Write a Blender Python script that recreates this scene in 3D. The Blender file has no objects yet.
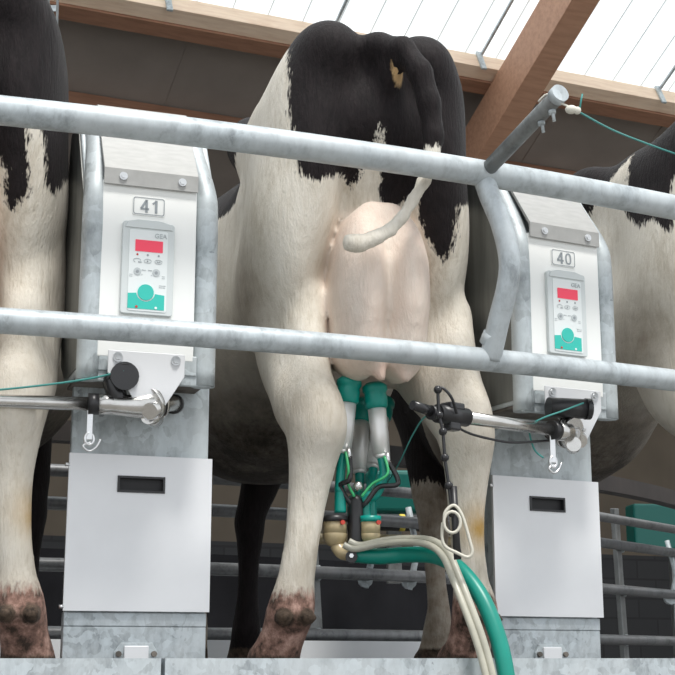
import bpy, bmesh, math, random
import numpy as np
from mathutils import Vector, Matrix
random.seed(4)
R = math.radians
sc = bpy.context.scene
col = sc.collection
PI = math.pi

# ------------------------------------------------------------------ tagging
def tag(o, label=None, cat=None, group=None, kind=None):
    if label: o['label'] = label
    if cat: o['category'] = cat
    if group: o['group'] = group
    if kind: o['kind'] = kind
    return o

def empty(name, loc=(0, 0, 0), rz=0, label=None, cat=None, group=None):
    o = bpy.data.objects.new(name, None)
    o.empty_display_size = .05
    col.objects.link(o)
    o.location = loc
    o.rotation_euler = (0, 0, rz)
    return tag(o, label, cat, group)

# ------------------------------------------------------------------ materials
def mat(name, color=(.8, .8, .8), rough=.5, metal=0., **kw):
    m = bpy.data.materials.new(name)
    m.use_nodes = True
    b = m.node_tree.nodes['Principled BSDF']
    b.inputs['Base Color'].default_value = (*color, 1)
    b.inputs['Roughness'].default_value = rough
    b.inputs['Metallic'].default_value = metal
    for k, v in kw.items():
        b.inputs[k].default_value = v
    return m

class NT:
    def __init__(s, m):
        s.t = m.node_tree
        s.b = s.t.nodes.get('Principled BSDF')
    def n(s, typ, **kw):
        nd = s.t.nodes.new(typ)
        for k, v in kw.items(): setattr(nd, k, v)
        return nd
    def l(s, a, b): s.t.links.new(a, b)
    def coord(s, scale=(1, 1, 1), rot=(0, 0, 0)):
        tc = s.n('ShaderNodeTexCoord'); mp = s.n('ShaderNodeMapping')
        mp.inputs['Scale'].default_value = scale
        mp.inputs['Rotation'].default_value = rot
        s.l(tc.outputs['Object'], mp.inputs['Vector'])
        return mp.outputs['Vector']
    def noise(s, vec, scale=10, detail=3, rough=.5):
        nd = s.n('ShaderNodeTexNoise')
        nd.inputs['Scale'].default_value = scale
        nd.inputs['Detail'].default_value = detail
        nd.inputs['Roughness'].default_value = rough
        s.l(vec, nd.inputs['Vector'])
        return nd.outputs['Fac']
    def ramp(s, fac, stops):
        r = s.n('ShaderNodeValToRGB')
        e = r.color_ramp.elements
        while len(e) < len(stops): e.new(.5)
        for i, (p, c) in enumerate(stops):
            e[i].position = p; e[i].color = (*c, 1) if len(c) == 3 else c
        s.l(fac, r.inputs['Fac'])
        return r.outputs['Color']
    def mix(s, fac, a, b, mode='MIX'):
        m = s.n('ShaderNodeMix', data_type='RGBA', blend_type=mode)
        for sock, v in ((m.inputs[0], fac), (m.inputs[6], a), (m.inputs[7], b)):
            if isinstance(v, (int, float)): sock.default_value = v
            elif isinstance(v, tuple): sock.default_value = (*v, 1)
            else: s.l(v, sock)
        return m.outputs[2]
    def math(s, op, a, b=0., c=0., clamp=False):
        m = s.n('ShaderNodeMath', operation=op); m.use_clamp = clamp
        for i, v in enumerate((a, b, c)):
            if isinstance(v, (int, float)): m.inputs[i].default_value = v
            else: s.l(v, m.inputs[i])
        return m.outputs[0]
    def attr(s, name):
        a = s.n('ShaderNodeAttribute'); a.attribute_name = name
        return a.outputs['Fac']
    def bump(s, h, strength=.3, dist=.002):
        b = s.n('ShaderNodeBump')
        b.inputs['Strength'].default_value = strength
        b.inputs['Distance'].default_value = dist
        s.l(h, b.inputs['Height'])
        s.l(b.outputs[0], s.b.inputs['Normal'])

def galv(name, base=(.52, .56, .58), metal=.55, rough=.42, scale=14, contrast=.25, sp=.12):
    """hot-dip galvanised steel: spangle, runs and dull blotches"""
    m = mat(name, base, rough, metal)
    t = NT(m)
    v = t.coord((1, 1, 1)); vs = t.coord((2, 2, .8))
    nz = t.n('ShaderNodeTexNoise'); nz.inputs['Scale'].default_value = 14; nz.inputs['Detail'].default_value = 4
    t.l(v, nz.inputs['Vector'])
    vo = t.n('ShaderNodeTexVoronoi'); vo.inputs['Scale'].default_value = scale * 3.4
    t.l(t.mix(.10, v, nz.outputs['Color']), vo.inputs['Vector'])
    sep = t.n('ShaderNodeSeparateColor'); t.l(vo.outputs['Color'], sep.inputs[0])
    a = t.noise(vs, scale * 1.3, 7, .72)
    b = t.noise(v, scale * .45, 4, .6)
    w1 = t.ramp(b, [(.42, (0, 0, 0)), (.60, (1, 1, 1))])          # pale weathered patches
    f = t.math('ADD', t.math('MULTIPLY', sep.outputs[0], sp), t.math('MULTIPLY', a, 1.0 - sp))
    lo = tuple(c * (1 - contrast * 1.5) for c in base); hi = tuple(min(1, c * (1 + contrast)) for c in base)
    c = t.ramp(f, [(.34, lo), (.5, base), (.68, hi)])
    pale = tuple(min(1, x * (1 + contrast * 1.1)) for x in (base[0] * 1.03, base[1], base[2] * .98))
    c = t.mix(t.math('MULTIPLY', w1, .6), c, pale)
    t.l(c, t.b.inputs['Base Color'])
    t.l(t.math('ADD', t.math('MULTIPLY', a, .35), rough - .17), t.b.inputs['Roughness'])
    t.bump(a, .15, .002)
    return m

def speckle(name, base, rough=.5, metal=0., amt=.15, scale=8, stretch=(1, 1, 1), bump=.0):
    m = mat(name, base, rough, metal)
    t = NT(m)
    v = t.coord(stretch)
    a = t.noise(v, scale, 5, .6)
    lo = tuple(c * (1 - amt) for c in base); hi = tuple(min(1, c * (1 + amt)) for c in base)
    t.l(t.ramp(a, [(.3, lo), (.7, hi)]), t.b.inputs['Base Color'])
    if bump: t.bump(a, bump, .003)
    return m

M = {}
M['rail'] = galv('galvanised_rail', (.42, .465, .49), .22, .5, 12, .24, .1)
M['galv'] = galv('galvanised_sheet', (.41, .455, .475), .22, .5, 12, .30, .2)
M['galv_spangle'] = galv('galvanised_spangle', (.42, .465, .49), .22, .5, 18, .24, .25)
M['galv_dark'] = galv('galvanised_dark', (.20, .21, .21), .5, .5, 9, .3)
M['galv_side'] = speckle('streaky_side_sheet', (.17, .175, .165), .5, .5, .3, 7, (4, 4, .4))  # darker than the housing sheet, with upright streaks
M['pipe_dark'] = galv('old_pipe', (.14, .145, .15), .4, .45, 12, .3)
M['steel'] = speckle('brushed_steel', (.72, .73, .74), .28, .9, .06, 60, (1, 1, 14))
M['steel_plate'] = speckle('satin_steel_plate', (.74, .75, .77), .5, .25, .04, 5)
M['hood'] = speckle('hood_steel', (.40, .40, .39), .55, .2, .08, 30, (1, 6, 1))
M['polished'] = speckle('polished_steel', (.62, .61, .59), .26, 1., .12, 25)
M['white'] = speckle('white_enamel', (.86, .87, .85), .38, 0., .02, 3)
M['panel_grey'] = mat('control_panel_plastic', (.62, .66, .66), .45)
M['panel_light'] = mat('control_panel_foil', (.76, .80, .80), .4)
M['teal_print'] = mat('teal_print', (.03, .50, .42), .45)
M['grey_print'] = mat('grey_print', (.30, .33, .35), .5)
M['faint_print'] = mat('faint_print', (.50, .54, .55), .5)
M['red'] = mat('red_display', (.62, .045, .09), .3)
M['red'].node_tree.nodes['Principled BSDF'].inputs['Emission Color'].default_value = (1, .05, .1, 1)
M['red'].node_tree.nodes['Principled BSDF'].inputs['Emission Strength'].default_value = .18
M['black'] = mat('black_rubber', (.018, .018, .02), .38)
M['black_gloss'] = mat('black_plastic', (.02, .02, .022), .22)
M['dark_slot'] = mat('slot_interior', (.012, .012, .014), .6)
M['teal_rubber'] = speckle('teal_rubber', (.0, .27, .22), .35, 0., .12, 12)
M['teal_hose'] = speckle('teal_hose', (.0, .235, .18), .36, 0., .1, 12)
M['teal_box'] = mat('teal_plastic', (.0, .11, .09), .4)
M['clear_hose'] = speckle('milky_hose', (.42, .41, .34), .28, 0., .15, 16)
M['claw'] = speckle('claw_plastic', (.42, .34, .20), .25, 0., .25, 14)
M['cream_wire'] = mat('cream_coated_wire', (.60, .58, .50), .4)
M['cup'] = speckle('satin_cup_steel', (.82, .82, .81), .42, .55, .05, 8)
M['beam_dark'] = speckle('dark_brown_beam', (.030, .024, .022), .6, 0, .3, 5)
M['cord'] = mat('teal_cord', (.05, .26, .24), .6)
M['knot'] = mat('white_knot', (.7, .68, .6), .7)
M['green_wire'] = mat('green_tube', (.05, .42, .16), .35)
M['yellow'] = mat('yellow_band', (.62, .50, .06), .5)
M['red_dot'] = mat('red_plug', (.5, .05, .03), .4)
M['rust'] = speckle('rusty_lip', (.14, .125, .11), .8, 0., .5, 20)
M['white_curb'] = speckle('white_curb', (.72, .74, .76), .5, 0., .05, 4)
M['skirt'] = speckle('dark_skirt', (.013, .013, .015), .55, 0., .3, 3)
M['concrete'] = speckle('concrete_floor', (.20, .19, .175), .7, 0., .25, 2.5, bump=.2)
M['platform'] = speckle('platform_floor', (.10, .10, .10), .6, 0., .3, 4, bump=.2)
M['sheet_dark'] = speckle('opaque_roof_sheet', (.25, .215, .19), .6, 0., .12, 1.5)

def wood(name, a, b, rot=(0, 0, 0)):
    m = mat(name, a, .6); t = NT(m)
    v = t.coord((1.2, 9, 9), rot)
    n = t.noise(v, 3, 6, .6)
    c = t.ramp(n, [(.3, b), (.55, a), (.8, tuple(min(1, x * 1.12) for x in a))])
    n2 = t.noise(t.coord((.8, 1.5, 1.5), rot), 3, 2)
    c = t.mix(t.math('MULTIPLY', n2, .5), c, tuple(x * .75 for x in a))
    t.l(c, t.b.inputs['Base Color']); t.bump(n, .15, .003)
    return m
M['wood_pale'] = wood('pale_spruce', (.84, .66, .50), (.70, .50, .36))
M['wood_red'] = wood('red_glulam', (.52, .29, .185), (.40, .205, .125))
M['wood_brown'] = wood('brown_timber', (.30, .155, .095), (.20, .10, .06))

M['skirt'].node_tree.nodes['Principled BSDF'].inputs['Specular IOR Level'].default_value = .08
def wall_mat():
    m = mat('back_wall', (.2, .17, .13), .8); t = NT(m)
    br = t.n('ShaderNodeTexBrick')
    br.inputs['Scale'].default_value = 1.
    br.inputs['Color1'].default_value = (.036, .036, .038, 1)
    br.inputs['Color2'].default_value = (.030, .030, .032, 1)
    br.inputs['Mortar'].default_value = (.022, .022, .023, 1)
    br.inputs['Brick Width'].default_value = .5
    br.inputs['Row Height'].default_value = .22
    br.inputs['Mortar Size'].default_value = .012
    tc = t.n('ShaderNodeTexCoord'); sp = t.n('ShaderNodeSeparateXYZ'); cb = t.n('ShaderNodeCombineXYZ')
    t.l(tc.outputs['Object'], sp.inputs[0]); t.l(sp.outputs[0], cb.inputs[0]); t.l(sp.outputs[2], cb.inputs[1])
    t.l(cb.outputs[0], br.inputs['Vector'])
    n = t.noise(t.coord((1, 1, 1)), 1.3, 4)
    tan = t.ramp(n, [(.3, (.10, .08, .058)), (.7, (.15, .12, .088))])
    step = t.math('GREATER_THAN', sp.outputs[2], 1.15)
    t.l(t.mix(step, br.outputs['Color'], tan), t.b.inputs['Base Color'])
    return m
M['wall'] = wall_mat()

def skylight_mat():
    m = bpy.data.materials.new('translucent_roof_sheet'); m.use_nodes = True
    t = m.node_tree; t.nodes.remove(t.nodes['Principled BSDF'])
    out = t.nodes['Material Output']
    tr = t.nodes.new('ShaderNodeBsdfTranslucent'); tr.inputs[0].default_value = (.93, .97, .98, 1)
    di = t.nodes.new('ShaderNodeBsdfDiffuse'); di.inputs[0].default_value = (.85, .88, .88, 1)
    mx = t.nodes.new('ShaderNodeMixShader'); mx.inputs[0].default_value = .2
    t.links.new(tr.outputs[0], mx.inputs[1]); t.links.new(di.outputs[0], mx.inputs[2])
    t.links.new(mx.outputs[0], out.inputs['Surface'])
    return m
M['skylight'] = skylight_mat()

def cow_mat():
    m = mat('cow_coat', (.8, .75, .66), .62); t = NT(m)
    v = t.coord((1, 1, 1)); vf = t.coord((1, 1, .22))
    fringe = t.noise(vf, 150, 2, .6); wob = t.noise(v, 14, 3, .6)
    rn = t.noise(v, 38, 5, .7)
    off = t.math('ADD', t.math('MULTIPLY', t.math('SUBTRACT', fringe, .5), .045), t.math('MULTIPLY', t.math('SUBTRACT', wob, .5), .02))
    def mask(name, soft=.004, k=1.):
        d = t.math('ADD', t.attr(name), t.math('MULTIPLY', off, k))
        return t.math('DIVIDE', t.math('ADD', d, soft), 2 * soft, clamp=True)
    fur = t.noise(vf, 75, 5, .75); big = t.noise(v, 5, 3, .6); mid = t.noise(v, 22, 3, .6)
    white = t.ramp(t.math('ADD', t.math('MULTIPLY', fur, .5), t.math('MULTIPLY', big, .5)),
                   [(.3, (.50, .44, .35)), (.48, (.74, .69, .60)), (.66, (.83, .79, .71))])
    black = t.ramp(fur, [(.3, (.006, .0045, .005)), (.7, (.018, .013, .014))])
    pinkc = t.ramp(t.noise(t.coord((1, 1, .35)), 12, 4, .6), [(.3, (.78, .57, .47)), (.55, (.84, .68, .59)), (.8, (.85, .74, .66))])
    c = t.mix(mask('pink', .02, .3), white, pinkc)
    # soiling: brown on the belly, hocks and thigh edges
    soil = t.math('MULTIPLY', t.attr('soil'), t.math('ADD', t.math('MULTIPLY', mid, .9), t.math('MULTIPLY', fur, .6)), clamp=True)
    c = t.mix(soil, c, (.17, .115, .07))
    mk = t.math('MULTIPLY', t.attr('muck_shade'), t.math('ADD', t.math('MULTIPLY', t.noise(v, 9, 5, .65), 1.3), t.math('MULTIPLY', fur, .7)), clamp=True)  # dirt on the belly together with the shade beneath it, as one dark colour
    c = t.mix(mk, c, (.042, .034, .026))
    c = t.mix(t.math('MULTIPLY', t.attr('stain'), t.math('ADD', mid, .3), clamp=True), c, (.50, .31, .10))
    c = t.mix(mask('patch'), c, black)
    c = t.mix(mask('tan', .004, .3), c, (.60, .40, .20))
    c = t.mix(mask('raw', .012, 1.2), c, t.ramp(t.math('ADD', t.math('MULTIPLY', rn, .6), t.math('MULTIPLY', mid, .4)), [(.38, (.05, .034, .026)), (.5, (.24, .14, .11)), (.64, (.52, .34, .28))]))
    c = t.mix(mask('horn', .004, .3), c, t.ramp(rn, [(.35, (.022, .016, .012)), (.7, (.15, .105, .075))]))
    t.l(c, t.b.inputs['Base Color'])
    t.b.inputs['Sheen Weight'].default_value = .03
    t.b.inputs['Specular IOR Level'].default_value = .16
    veins = t.noise(t.coord((1, 1, .3)), 16, 3, .5)
    h = t.math('ADD', t.math('MULTIPLY', t.noise(t.coord((1, 1, .18)), 170, 3, .7), .5), t.math('ADD', t.math('MULTIPLY', fur, .6), t.math('MULTIPLY', veins, .8)))
    t.bump(h, .75, .007)
    return m
M['cow'] = cow_mat()

# ------------------------------------------------------------------ mesh helpers
def link(name, me, m, parent=None, smooth=True):
    if m is not None: me.materials.append(m)
    o = bpy.data.objects.new(name, me)
    col.objects.link(o)
    if parent is not None: o.parent = parent
    return o

class MB:
    """collects shapes for ONE object"""
    def __init__(s): s.v = []; s.f = []; s.sm = []
    def add(s, vs, fs, smooth=False, mtx=None):
        b = len(s.v)
        for p in vs:
            p = Vector(p)
            s.v.append(tuple(mtx @ p if mtx is not None else p))
        for f in fs:
            s.f.append([b + i for i in f]); s.sm.append(smooth)
        return s
    def box(s, x0, x1, y0, y1, z0, z1, bev=0., seg=2, mtx=None):
        bm = bmesh.new()
        bmesh.ops.create_cube(bm, size=1)
        for v in bm.verts:
            v.co = Vector(((x0 + x1) / 2 + v.co.x * (x1 - x0), (y0 + y1) / 2 + v.co.y * (y1 - y0), (z0 + z1) / 2 + v.co.z * (z1 - z0)))
        if bev: bmesh.ops.bevel(bm, geom=bm.edges[:], offset=bev, segments=seg, profile=.5, affect='EDGES')
        s.frombm(bm, False, mtx); return s
    def frombm(s, bm, smooth=False, mtx=None):
        bm.verts.index_update()
        s.add([v.co.copy() for v in bm.verts], [[v.index for v in f.verts] for f in bm.faces], smooth, mtx)
        bm.free(); return s
    def tube(s, pts, r, n=16, caps=True, sub=0, round_cap=False):
        pts = [Vector(p) for p in pts]
        rs = list(r) if isinstance(r, (list, tuple)) else [r] * len(pts)
        if sub: pts, rs = catmull(pts, rs, sub)
        if round_cap:
            t0 = (pts[0] - pts[1]).normalized(); t1 = (pts[-1] - pts[-2]).normalized()
            A = [(pts[0] + t0 * rs[0] * math.sin(a), rs[0] * math.cos(a)) for a in (1.4, 1.0, .5)]
            B = [(pts[-1] + t1 * rs[-1] * math.sin(a), rs[-1] * math.cos(a)) for a in (.5, 1.0, 1.4)]
            pts = [p for p, _ in A] + pts + [p for p, _ in B]
            rs = [q for _, q in A] + rs + [q for _, q in B]
        b = len(s.v)
        up = None
        for i, p in enumerate(pts):
            t = (pts[min(i + 1, len(pts) - 1)] - pts[max(i - 1, 0)]).normalized()
            if up is None:
                up = Vector((0, 0, 1)) if abs(t.z) < .9 else Vector((1, 0, 0))
            x = up.cross(t).normalized(); y = t.cross(x).normalized(); up = y
            for k in range(n):
                a = 2 * PI * k / n
                s.v.append(tuple(p + x * math.cos(a) * rs[i] + y * math.sin(a) * rs[i]))
        for i in range(len(pts) - 1):
            for k in range(n):
                s.f.append([b + i * n + k, b + i * n + (k + 1) % n, b + (i + 1) * n + (k + 1) % n, b + (i + 1) * n + k]); s.sm.append(True)
        if caps:
            s.f.append([b + k for k in range(n)][::-1]); s.sm.append(False)
            e = b + (len(pts) - 1) * n
            s.f.append([e + k for k in range(n)]); s.sm.append(False)
        return s
    def prism(s, poly, y0, y1, axis='y', bev=0, seg=2, mtx=None, smooth=False):
        """extrude polygon (2D) along axis; axis y: poly=(x,z); axis x: poly=(y,z); axis z: poly=(x,y)"""
        bm = bmesh.new()
        def P(a, b, c): return {'y': (a, c, b), 'x': (c, a, b), 'z': (a, b, c)}[axis]
        v0 = [bm.verts.new(P(a, b, y0)) for a, b in poly]
        v1 = [bm.verts.new(P(a, b, y1)) for a, b in poly]
        n = len(poly)
        bm.faces.new(v0); bm.faces.new(v1[::-1])
        for i in range(n): bm.faces.new([v0[i], v1[i], v1[(i + 1) % n], v0[(i + 1) % n]])
        bmesh.ops.recalc_face_normals(bm, faces=bm.faces[:])
        if bev: bmesh.ops.bevel(bm, geom=bm.edges[:], offset=bev, segments=seg, profile=.5, affect='EDGES')
        return s.frombm(bm, smooth, mtx)
    def ball(s, c, r, n=16, scale=(1, 1, 1)):
        bm = bmesh.new(); bmesh.ops.create_uvsphere(bm, u_segments=n, v_segments=max(6, n // 2), radius=1)
        for v in bm.verts: v.co = Vector((c[0] + v.co.x * r * scale[0], c[1] + v.co.y * r * scale[1], c[2] + v.co.z * r * scale[2]))
        return s.frombm(bm, True)
    def ring(s, pts, r, n=8):
        """closed tube loop"""
        pts = [Vector(p) for p in pts]; m = len(pts); b = len(s.v); up = None
        for i, p in enumerate(pts):
            t = (pts[(i + 1) % m] - pts[i - 1]).normalized()
            if up is None: up = Vector((0, 1, 0)) if abs(t.y) < .9 else Vector((1, 0, 0))
            x = up.cross(t).normalized(); y = t.cross(x).normalized()
            if y.dot(up) < 0: x, y = -x, -y
            up = y
            for k in range(n):
                a = 2 * PI * k / n; s.v.append(tuple(p + x * math.cos(a) * r + y * math.sin(a) * r))
        for i in range(m):
            for k in range(n):
                j = (i + 1) % m
                s.f.append([b + i * n + k, b + i * n + (k + 1) % n, b + j * n + (k + 1) % n, b + j * n + k]); s.sm.append(True)
        return s
    def build(s, name, m, parent=None):
        me = bpy.data.meshes.new(name)
        me.from_pydata(s.v, [], s.f)
        me.polygons.foreach_set('use_smooth', s.sm)
        me.update()
        return link(name, me, m, parent)

def catmull(P, rs, sub):
    out = []; ro = []
    n = len(P)
    for i in range(n - 1):
        a, b, c, d = P[max(i - 1, 0)], P[i], P[i + 1], P[min(i + 2, n - 1)]
        for k in range(sub):
            t = k / sub
            out.append(.5 * ((2 * b) + (c - a) * t + (2 * a - 5 * b + 4 * c - d) * t * t + (-a + 3 * b - 3 * c + d) * t ** 3))
            ro.append(rs[i] * (1 - t) + rs[i + 1] * t)
    out.append(P[-1]); ro.append(rs[-1])
    return out, ro

def rrect(x0, x1, z0, z1, r, n=4):
    out = []
    for cx, cz, a0 in ((x1 - r, z1 - r, 0), (x0 + r, z1 - r, 90), (x0 + r, z0 + r, 180), (x1 - r, z0 + r, 270)):
        for k in range(n + 1):
            a = R(a0 + 90 * k / n); out.append((cx + r * math.cos(a), cz + r * math.sin(a)))
    return out

def text_part(name, s, size, x, y, z, m, parent, bold=0., ext=.0008):
    """lettering as a mesh, standing in the local x-z plane facing -y"""
    cu = bpy.data.curves.new(name, 'FONT'); cu.body = s; cu.size = size; cu.extrude = ext; cu.offset = bold
    cu.align_x = 'CENTER'; cu.align_y = 'CENTER'
    tmp = bpy.data.objects.new(name + '_tmp', cu); col.objects.link(tmp)
    dg = bpy.context.evaluated_depsgraph_get()
    me = bpy.data.meshes.new_from_object(tmp.evaluated_get(dg))
    bpy.data.objects.remove(tmp); bpy.data.curves.remove(cu)
    me.name = name
    me.transform(Matrix.Rotation(R(90), 4, 'X')); me.transform(Matrix.Translation((x, y, z)))
    me.materials.clear()
    return link(name, me, m, parent)

# ------------------------------------------------------------------ carousel layout
CX, CY = -2.674, 9.471
def polar(a, r, z=0.): return Vector((CX + r * math.sin(R(a)), CY - r * math.cos(R(a)), z))

# ------------------------------------------------------------------ cows: one implicit surface each
CELL = .0105
class Field:
    def __init__(s, lo, hi):
        s.lo = np.array(lo); s.n = np.ceil((np.array(hi) - s.lo) / CELL).astype(int) + 1
        s.D = np.full(s.n, .2, np.float32)
    def apply(s, fn, k, lo, hi, sub=False):
        m = k + 3 * CELL
        a = np.clip(np.floor((np.array(lo) - m - s.lo) / CELL).astype(int), 0, s.n)
        b = np.clip(np.ceil((np.array(hi) + m - s.lo) / CELL).astype(int) + 1, 0, s.n)
        if (b <= a).any(): return
        ax = [(s.lo[i] + np.arange(a[i], b[i]) * CELL).astype(np.float32) for i in range(3)]
        X, Y, Z = np.meshgrid(*ax, indexing='ij', sparse=True)
        d = fn(X, Y, Z)
        sl = (slice(a[0], b[0]), slice(a[1], b[1]), slice(a[2], b[2]))
        A = s.D[sl]
        if sub:
            h = np.maximum(k - np.abs(A + d), 0) / k
            s.D[sl] = np.maximum(A, -d) + h * h * k * .25
        else:
            h = np.maximum(k - np.abs(A - d), 0) / k
            s.D[sl] = np.minimum(A, d) - h * h * k * .25

def f_ell(c, r, rot=None):
    def fn(X, Y, Z):
        x, y, z = X - c[0], Y - c[1], Z - c[2]
        if rot:                                     # rotation about x (pitch) in degrees
            ca, sa = math.cos(R(rot)), math.sin(R(rot)); y, z = y * ca + z * sa, -y * sa + z * ca
        k0 = np.sqrt((x / r[0]) ** 2 + (y / r[1]) ** 2 + (z / r[2]) ** 2)
        k1 = np.sqrt((x / r[0] ** 2) ** 2 + (y / r[1] ** 2) ** 2 + (z / r[2] ** 2) ** 2)
        return k0 * (k0 - 1) / np.maximum(k1, 1e-6)
    return fn
def f_cap(a, b, ra, rb, sx=1.):
    a = np.array(a, float); b = np.array(b, float); ab = (b - a).copy(); ab[0] /= sx; L2 = float(ab @ ab)
    def fn(X, Y, Z):
        x, y, z = (X - a[0]) / sx, Y - a[1], Z - a[2]
        t = np.clip((x * ab[0] + y * ab[1] + z * ab[2]) / L2, 0, 1)
        return (np.sqrt((x - t * ab[0]) ** 2 + (y - t * ab[1]) ** 2 + (z - t * ab[2]) ** 2) - (ra + (rb - ra) * t)) * min(1., sx)
    return fn
def f_barrel(st):
    """stations (y, half width, top, bottom)"""
    st = np.array(st, float)
    def fn(X, Y, Z):
        yy = np.broadcast_to(Y, Y.shape).ravel()
        w, zt, zb = (np.interp(yy, st[:, 0], st[:, i]).reshape(Y.shape) for i in (1, 2, 3))
        zc = zb + (zt - zb) * .52; h = np.where(Z > zc, zt - zc, zc - zb)
        q = (np.abs(X / w) ** 2.3 + np.abs((Z - zc) / h) ** 2.3) ** (1 / 2.3)
        d = (q - 1) * np.minimum(w, h) * .9
        e = np.maximum(st[0, 0] - Y, Y - st[-1, 0])
        return np.maximum(d, e)
    return fn

def bb(*pr):
    """bounding box of (point, radius) pairs"""
    lo = np.min([np.array(p) - r for p, r in pr], axis=0); hi = np.max([np.array(p) + r for p, r in pr], axis=0)
    return lo, hi

def surface_nets(F):
    D = F.D; S = D < 0
    n = np.array(D.shape) - 1
    cnt = np.zeros(n, np.uint8)
    for i in (0, 1):
        for j in (0, 1):
            for k in (0, 1):
                cnt += S[i:i + n[0], j:j + n[1], k:k + n[2]]
    act = np.argwhere((cnt > 0) & (cnt < 8))
    ids = -np.ones(n, np.int32); ids[tuple(act.T)] = np.arange(len(act))
    acc = np.zeros((len(act), 3)); c = np.zeros(len(act))
    corners = [(i, j, k) for i in (0, 1) for j in (0, 1) for k in (0, 1)]
    for p in corners:
        for ax in range(3):
            if p[ax]: continue
            q = list(p); q[ax] = 1
            a = D[tuple((act + p).T)]; b = D[tuple((act + q).T)]
            m = (a < 0) != (b < 0)
            t = np.where(m, a / np.where(m, a - b, 1), 0)
            pt = np.tile(np.array(p, float), (len(act), 1)); pt[:, ax] = t
            acc[m] += pt[m]; c[m] += 1
    V = (act + acc / c[:, None]) * CELL + F.lo
    quads = []
    for ax in range(3):
        sh = [slice(None)] * 3; s0 = list(sh); s1 = list(sh); s0[ax] = slice(0, -1); s1[ax] = slice(1, None)
        A = S[tuple(s0)]; B = S[tuple(s1)]
        e = np.argwhere(A != B)
        u, v = [(1, 2), (2, 0), (0, 1)][ax]
        ok = (e[:, u] > 0) & (e[:, v] > 0) & (e[:, u] < n[u]) & (e[:, v] < n[v])
        e = e[ok]
        flip = A[tuple(e.T)]
        def cell(du, dv):
            g = e.copy(); g[:, u] -= du; g[:, v] -= dv; return ids[tuple(g.T)]
        q = np.stack([cell(1, 1), cell(0, 1), cell(0, 0), cell(1, 0)], 1)
        q[~flip] = q[~flip][:, ::-1]
        quads.append(q)
    Q = np.concatenate(quads)
    # light relaxation
    for it in range(2):
        sm = np.zeros_like(V); ct = np.zeros(len(V))
        for i in range(4):
            a, b = Q[:, i], Q[:, (i + 1) % 4]
            for k in range(3):
                sm[:, k] += np.bincount(a, V[b, k], len(V)) + np.bincount(b, V[a, k], len(V))
            ct += np.bincount(a, minlength=len(V)) + np.bincount(b, minlength=len(V))
        V = V * .45 + sm / np.maximum(ct, 1)[:, None] * .55
    return V, Q

def sd_poly(px, pz, poly):
    """signed distance, positive inside"""
    P = np.array(poly, float); d = np.full(px.shape, 1e9); inside = np.zeros(px.shape, bool)
    for i in range(len(P)):
        a, b = P[i], P[(i + 1) % len(P)]
        e = b - a; wx, wz = px - a[0], pz - a[1]
        t = np.clip((wx * e[0] + wz * e[1]) / max(e @ e, 1e-9), 0, 1)
        d = np.minimum(d, (wx - e[0] * t) ** 2 + (wz - e[1] * t) ** 2)
        c = ((a[1] > pz) != (b[1] > pz)) & (px < (b[0] - a[0]) * (pz - a[1]) / (b[1] - a[1] + 1e-12) + a[0])
        inside ^= c
    return np.where(inside, 1, -1) * np.sqrt(d)

TAIL = [((-.045, .13, 1.375), .034), ((-.01, .01, 1.378), .028), ((.030, -.055, 1.350), .0275), ((.060, -.085, 1.285), .028), ((.079, -.09, 1.21), .027),
        ((.088, -.09, 1.13), .024), ((.082, -.09, 1.07), .018), ((.062, -.095, 1.02), .015), ((.035, -.10, .975), .0135), ((.008, -.10, .93), .014), ((-.02, -.105, .900), .0150),
        ((-.055, -.11, .878), .017), ((-.09, -.11, .862), .019), ((-.108, -.108, .864), .022)]
TAIL_DOWN = [((0, .13, 1.385), .034), ((.0, .0, 1.37), .032), ((.01, -.05, 1.28), .030), ((.02, -.06, 1.1), .026), ((.02, -.06, .9), .020),
             ((.01, -.06, .75), .018), ((.0, -.06, .62), .03), ((.0, -.05, .5), .034), ((.0, -.05, .42), .015)]

# hind legs: (x centre, y, z, half width in x, half depth in y)
def hind_leg(side, xs=None):
    base = [(.165, .26, .80, .088, .125), (.175, .235, .70, .062, .100), (.165, .17, .61, .056, .070), (.152, .105, .545, .060, .058), (.143, .075, .49, .058, .056),
            (.145, .075, .43, .050, .048), (.152, .085, .34, .040, .034), (.160, .090, .24, .035, .029), (.170, .095, .16, .037, .031), (.178, .095, .10, .047, .042),
            (.190, .110, .045, .043, .038), (.200, .135, .0, .048, .05)]
    if xs: base = [(x, *b[1:]) for x, b in zip(xs, base)]
    return [(side * b[0], *b[1:]) for b in base]
def front_leg(x, dy=0.):
    s = 1 if x > 0 else -1
    return [(s * .17, 1.62, .95, .10, .15), (s * .175, 1.60, .78, .075, .10), (x * .6 + s * .07, 1.60 + dy * .3, .62, .056, .062), (x, 1.58 + dy * .6, .45, .046, .05), (x, 1.58 + dy * .7, .40, .042, .045),
            (x, 1.59 + dy * .8, .28, .031, .032), (x, 1.59 + dy, .16, .034, .034), (x, 1.60 + dy, .09, .043, .042), (x, 1.62 + dy, .03, .044, .045), (x, 1.63 + dy, .0, .05, .055)]

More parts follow.
